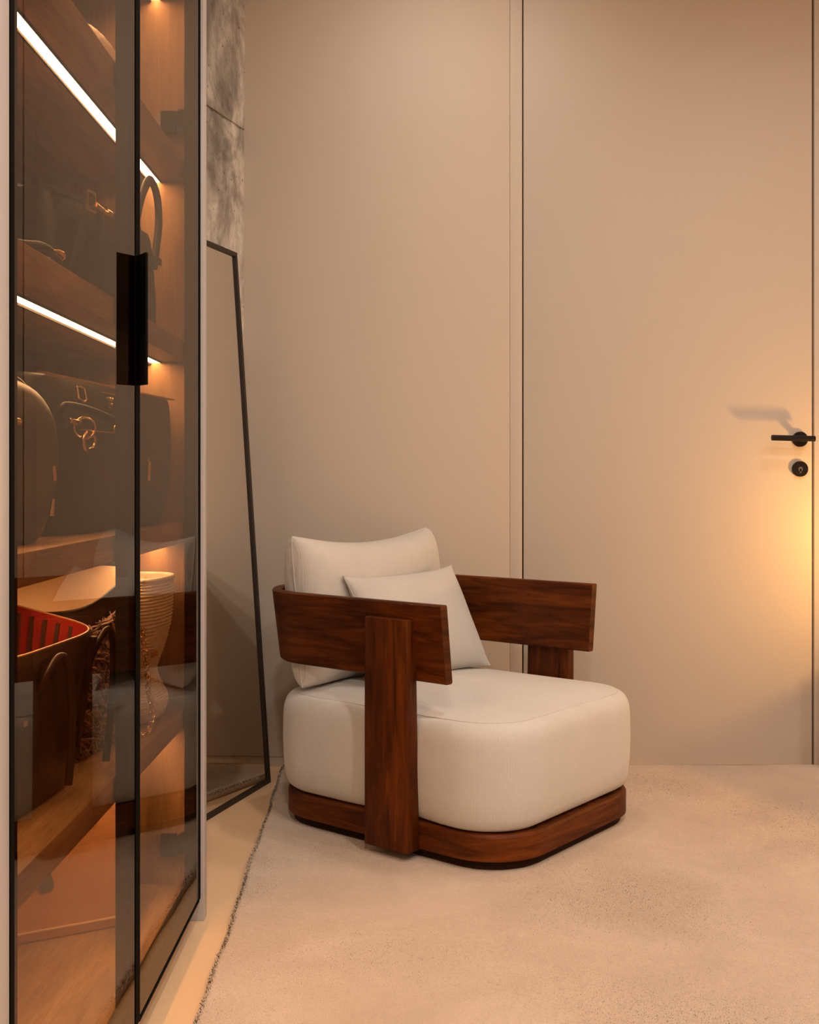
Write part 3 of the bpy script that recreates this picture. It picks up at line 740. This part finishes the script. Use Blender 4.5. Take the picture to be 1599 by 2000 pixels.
def red_tote():
    b = empty('open_tote', (-.610, 1.600, S4), math.radians(90-6))
    tag(b, 'open dark brown leather tote with red striped lining', 'handbag')
    wo = [(.0, .130, .085), (.008, .138, .092), (.10, .155, .100), (.20, .174, .110), (.252, .184, .116), (.2560, .182, .114)]
    wi = [(.2555, .179, .111), (.20, .168, .104), (.10, .149, .094), (.012, .130, .082)]
    body('bag_body', wo+wi[:1], 'dark_brown_leather', b, 5.0, 64, cap1=False)
    body('lining', wi, 'red_lining', b, 5.0, 64, cap0=False)
    mb = MB(); loop = sell(.1805, .1125, 5.0, 64); tube(mb, [(x, y, .2562) for x, y in loop], .0017, .0017, 6, closed=True); mb.build('rim', 'tan_leather', b, 60)
    for yy in (-1, 1):
        for k in range(9):
            x = -.128+.256*k/8
            mb = MB(); mb.add([(x-.0055, yy*.0950, .06), (x+.0055, yy*.0950, .06), (x*1.2+.006, yy*.1120, .245), (x*1.2-.006, yy*.1120, .245),
                               (x-.0055, yy*.0865, .06), (x+.0055, yy*.0865, .06), (x*1.2+.006, yy*.1055, .245), (x*1.2-.006, yy*.1055, .245)],
                              [(0, 1, 2, 3), (4, 7, 6, 5), (0, 4, 5, 1), (1, 5, 6, 2), (2, 6, 7, 3), (3, 7, 4, 0)]); mb.build('lining_stripe', 'lining_stripe', b)
    for k in range(9):
        y = -.076+.152*k/8; mb = MB()
        mb.add([(.1265, y*.85-.0024, .06), (.1265, y*.85+.0024, .06), (.1725, y*1.12+.0027, .247), (.1725, y*1.12-.0027, .247), (.1380, y*.85-.0024, .06), (.1380, y*.85+.0024, .06), (.1790, y*1.12+.0027, .247), (.1790, y*1.12-.0027, .247)],
               [(0, 1, 2, 3), (4, 7, 6, 5), (0, 4, 5, 1), (1, 5, 6, 2), (2, 6, 7, 3), (3, 7, 4, 0)]); mb.build('lining_stripe', 'lining_stripe', b)
    strap([(-.045, -.108, .19), (-.042, -.122, .225), (-.022, -.126, .243), (.005, -.127, .235), (.022, -.127, .19), (.028, -.126, .10), (.020, -.124, .03)], 'dark_brown_leather', b, 'handle', .0075, .0045, 8)
    strap([(.150, -.100, .19), (.172, -.112, .240), (.195, -.118, .252), (.212, -.118, .215), (.210, -.116, .12), (.190, -.114, .02)], 'dark_brown_leather', b, 'handle', .0075, .0045, 8)
    for q0, q1 in (((-.10, -.113, .150), (-.088, -.104, .158)), ((.10, -.108, .05), (.106, -.098, .056))): mbbox(MB(), q0, q1).build('rivet', 'gold', b)
red_tote()
for o in list(bpy.data.objects):
    if o.parent and o.parent.name == 'open_tote':      # the mouth slopes towards the doors
        for v_ in o.data.vertices: v_.co.z += .24*v_.co.y*max(0, v_.co.z)/.256
def fringe_bag():
    b = empty('fringed_bag', (-.600, 1.945, S4), math.radians(90-12))
    tag(b, 'brown and mauve shaggy fringed bag with cream lining and gold chain', 'handbag')
    wo = [(.0, .112, .062), (.01, .120, .070), (.10, .122, .082), (.20, .112, .092), (.27, .106, .098), (.300, .104, .100)]
    body('bag_body', wo, 'dark_brown_leather', b, 3.5, 56, cap1=False)
    wi = [(.3005, .1045, .1005), (.298, .101, .097), (.20, .108, .088), (.10, .117, .078), (.012, .112, .062)]
    body('lining', wi, 'cream_lining', b, 3.5, 56, cap1=True, cap0=False)
    mb = MB(); tube(mb, [(x, y, .301) for x, y in sell(.1035, .0995, 3.5, 56)], .003, .003, 6, closed=True); mb.build('rim', 'black_leather', b, 60)
    v = {'fringe_a': MB(), 'fringe_b': MB(), 'fringe_c': MB()}
    for k in range(2800):
        z = random.uniform(.015, .262); a = random.uniform(PI*.98, PI*2.12)
        i = min(range(len(wo)-1), key=lambda q: 0 if wo[q][0] <= z <= wo[q+1][0] else 1); u = (z-wo[i][0])/(wo[i+1][0]-wo[i][0])
        w_ = wo[i][1]+(wo[i+1][1]-wo[i][1])*u; d_ = wo[i][2]+(wo[i+1][2]-wo[i][2])*u
        c, s = math.cos(a), math.sin(a); x = w_*math.copysign(abs(c)**.57, c); y = d_*math.copysign(abs(s)**.57, s)
        p = Vector((x, y, z)); o_ = Vector((c, s, .1)).normalized(); tdir = Vector((-s, c, 0))
        ang = random.gauss(-1.2, .9); d = (tdir*math.cos(ang)+Vector((0, 0, 1))*math.sin(ang))
        ln_ = random.uniform(.022, .042)
        tube(v[random.choice(list(v))], [p, p+o_*.006+d*ln_*.33, p+o_*.009+d*ln_*.66+tdir*.002, p+o_*.006+d*ln_], .0019, .0011, 5, up=o_)
    for nm, c in (('fringe_a', (.30, .175, .130)), ('fringe_b', (.46, .290, .215)), ('fringe_c', (.10, .055, .042))):
        flat_var(nm, c, .9, .1, 40); f = v[nm].build('fringe', nm, b); f['kind'] = 'stuff'
    mb = MB(); pts = catmull([(.110, -.100, .19), (.128, -.100, .12), (.140, -.098, .075), (.155, -.098, .045), (.145, -.100, .014), (.12, -.106, .006), (.09, -.106, .006)], 8)
    for k in range(0, len(pts)-1):
        t = (pts[k+1]-pts[k]).normalized(); ax = t.orthogonal().normalized(); ax = Matrix.Rotation(k*1.35, 3, t) @ ax
        torus(mb, pts[k], ax, .0052, .0013, 10, 5)
    mb.build('chain', 'gold', b, 60)
fringe_bag()
for o in list(bpy.data.objects):
    if o.parent and o.parent.name == 'fringed_bag' and not o.name.startswith('chain'):   # one end of the mouth hangs lower
        for v_ in o.data.vertices: v_.co.z = v_.co.z*.92*(1+1.15*v_.co.x*max(0, v_.co.z)/.30)
def woven_bag():
    b = empty('woven_basket_bag', (-.528, 2.180, S4), math.radians(90-6))
    tag(b, 'cream woven rope bag with flared rim and pinched waist', 'handbag')
    pr = interp([(.0, .062, .040), (.012, .078, .050), (.040, .084, .054), (.075, .058, .042), (.098, .052, .038), (.14, .080, .050), (.19, .098, .060), (.235, .098, .064), (.272, .090, .066)], 110)
    pr = [(z, w_+.0012*math.sin(i*PI), d_) for i, (z, w_, d_) in enumerate(pr)]
    rings = []
    for i, (z, w_, d_) in enumerate(pr):
        k = .0011 if i % 2 else -.0011
        rings.append([(x*(1+k/.06), y*(1+k/.06), z+.0004*math.sin(q*.7+i*.9)) for q, (x, y) in enumerate(sell(w_, d_, 2.6, 72))])
    ins = [[(x, y, z) for x, y in sell(w_-.006, d_-.006, 2.6, 72)] for z, w_, d_ in ((.271, .090, .066), (.20, .097, .060), (.12, .066, .043), (.10, .050, .036))]
    flat_var('woven_cream', (.74, .60, .46), .9, .10, 90, .5, 900)
    loft(rings+ins, True, True).build('bag_body', 'woven_cream', b, 60)
    mb = MB(); tube(mb, [(x, y, .2725) for x, y in sell(.0885, .0645, 2.6, 72)], .0050, .0045, 8, closed=True); mb.build('rim', 'woven_cream', b, 60)
    mb = MB(); mbbox(mb, (-.060, -.0552, .128), (-.030, -.0510, .138)); mb.build('leather_label', 'tan_leather', b)
woven_bag()
def tan_tote():
    b = empty('tan_tote', (-.672, 2.085, S5), math.radians(28))
    tag(b, 'tan leather tote with grey teardrop tag on the wardrobe bottom board', 'handbag')
    wo = interp([(.0, .150, .062), (.010, .158, .070), (.09, .162, .070), (.17, .165, .066), (.246, .167, .064)], 14)
    body('bag_body', wo+[(.246, .162, .059), (.06, .152, .056)], 'tan_leather', b, 6.0, 64)
    mb = MB(); tube(mb, [(x, y, .2465) for x, y in sell(.1645, .0615, 6.0, 64)], .0030, .0025, 6, closed=True); mb.build('rim', 'tan_light', b, 60)
    mb = MB(); tube(mb, [(x, y, .020) for x, y in sell(.1600, .0715, 6.0, 64)], .0022, .0022, 6, closed=True); mb.build('base_welt', 'tan_light', b, 60)
    for yy in (-.068, .064): strap([(-.075, yy, .20), (-.070, yy*1.05, .27), (-.03, yy, .305), (.03, yy, .305), (.070, yy*1.05, .27), (.075, yy, .20)], 'tan_leather', b, 'handle', .006, .005, 8)
    half = [(0, .036), (.0035, .024), (.0085, .010), (.0120, -.001), (.0122, -.009), (.0085, -.0155), (0, -.0180)]
    front = half+[(-x, z) for x, z in half[-2:0:-1]]
    loft([[(x-.010, -.0745, z+.105) for x, z in front], [(x-.010, -.0705, z+.105) for x, z in front]]).build('teardrop_tag', 'grey_leather', b, 40)
    for z in (.06, .125, .19): cyl(MB(), (.135, -.066, z), (.135, -.0725, z), .0028, 10).build('rivet', 'steel', b, 40)
tan_tote()

# ------------------------------------------------------------------ side table and lamp beyond the door (light the door from the right)
def lamp_and_table():
    a = math.radians(24.3); e1 = Vector((math.cos(a), math.sin(a), 0)); e2 = Vector((math.sin(a), -math.cos(a), 0))
    corner = Vector((1.286, 3.392, 0)); c = corner+e1*.20+e2*.22
    t = empty('side_table', c, a); tag(t, 'small square dark side table under the glowing bulb lamp', 'table')
    box('table_top', (-.20, -.22, .425), (.20, .22, .450), 'walnut', t, .002)
    for sx in (-1, 1):
        for sy in (-1, 1): box('leg', (sx*.185-.012, sy*.205-.012, .0), (sx*.185+.012, sy*.205+.012, .425), 'walnut', t, .001)
    # feet stand on the rug
    t.location.z = RT+.002
    for o in t.children:
        if o.name.startswith('table_top'): pass
    l = empty('globe_lamp', (1.550, 3.300, .4525+RT)); tag(l, 'small glowing amber bulb table lamp on the small side table', 'lamp')
    mb = MB(); cyl(mb, (0, 0, 0), (0, 0, .012), .062, 32); mb.build('base', 'black_metal', l, 40)
    mb = MB(); cyl(mb, (0, 0, .012), (0, 0, .205), .009, 16); mb.build('stem', 'black_metal', l, 40)
    bm = bmesh.new(); bmesh.ops.create_uvsphere(bm, u_segments=32, v_segments=20, radius=.028, matrix=Matrix.Translation((0, 0, .232)))
    me = bpy.data.meshes.new('globe'); bm.to_mesh(me); bm.free(); link('globe', me, 'lamp_globe', l, True)
lamp_and_table()
for i, (x, y, e, r) in enumerate(DOWNLIGHTS):
    d = empty('downlight', (x, y, CEIL)); tag(d, 'round recessed downlight with a white trim in the ceiling', 'downlight', 'recessed ceiling downlights')
    mb = MB(); torus(mb, (0, 0, -.004), (0, 0, 1), r+.012, .004, 32, 6); mb.build('trim', 'white_lacquer', d, 50)
    mb = MB(); cyl(mb, (0, 0, -.0005), (0, 0, -.004), r+.008, 32); mb.build('lens', 'downlight_lens', d, 50)
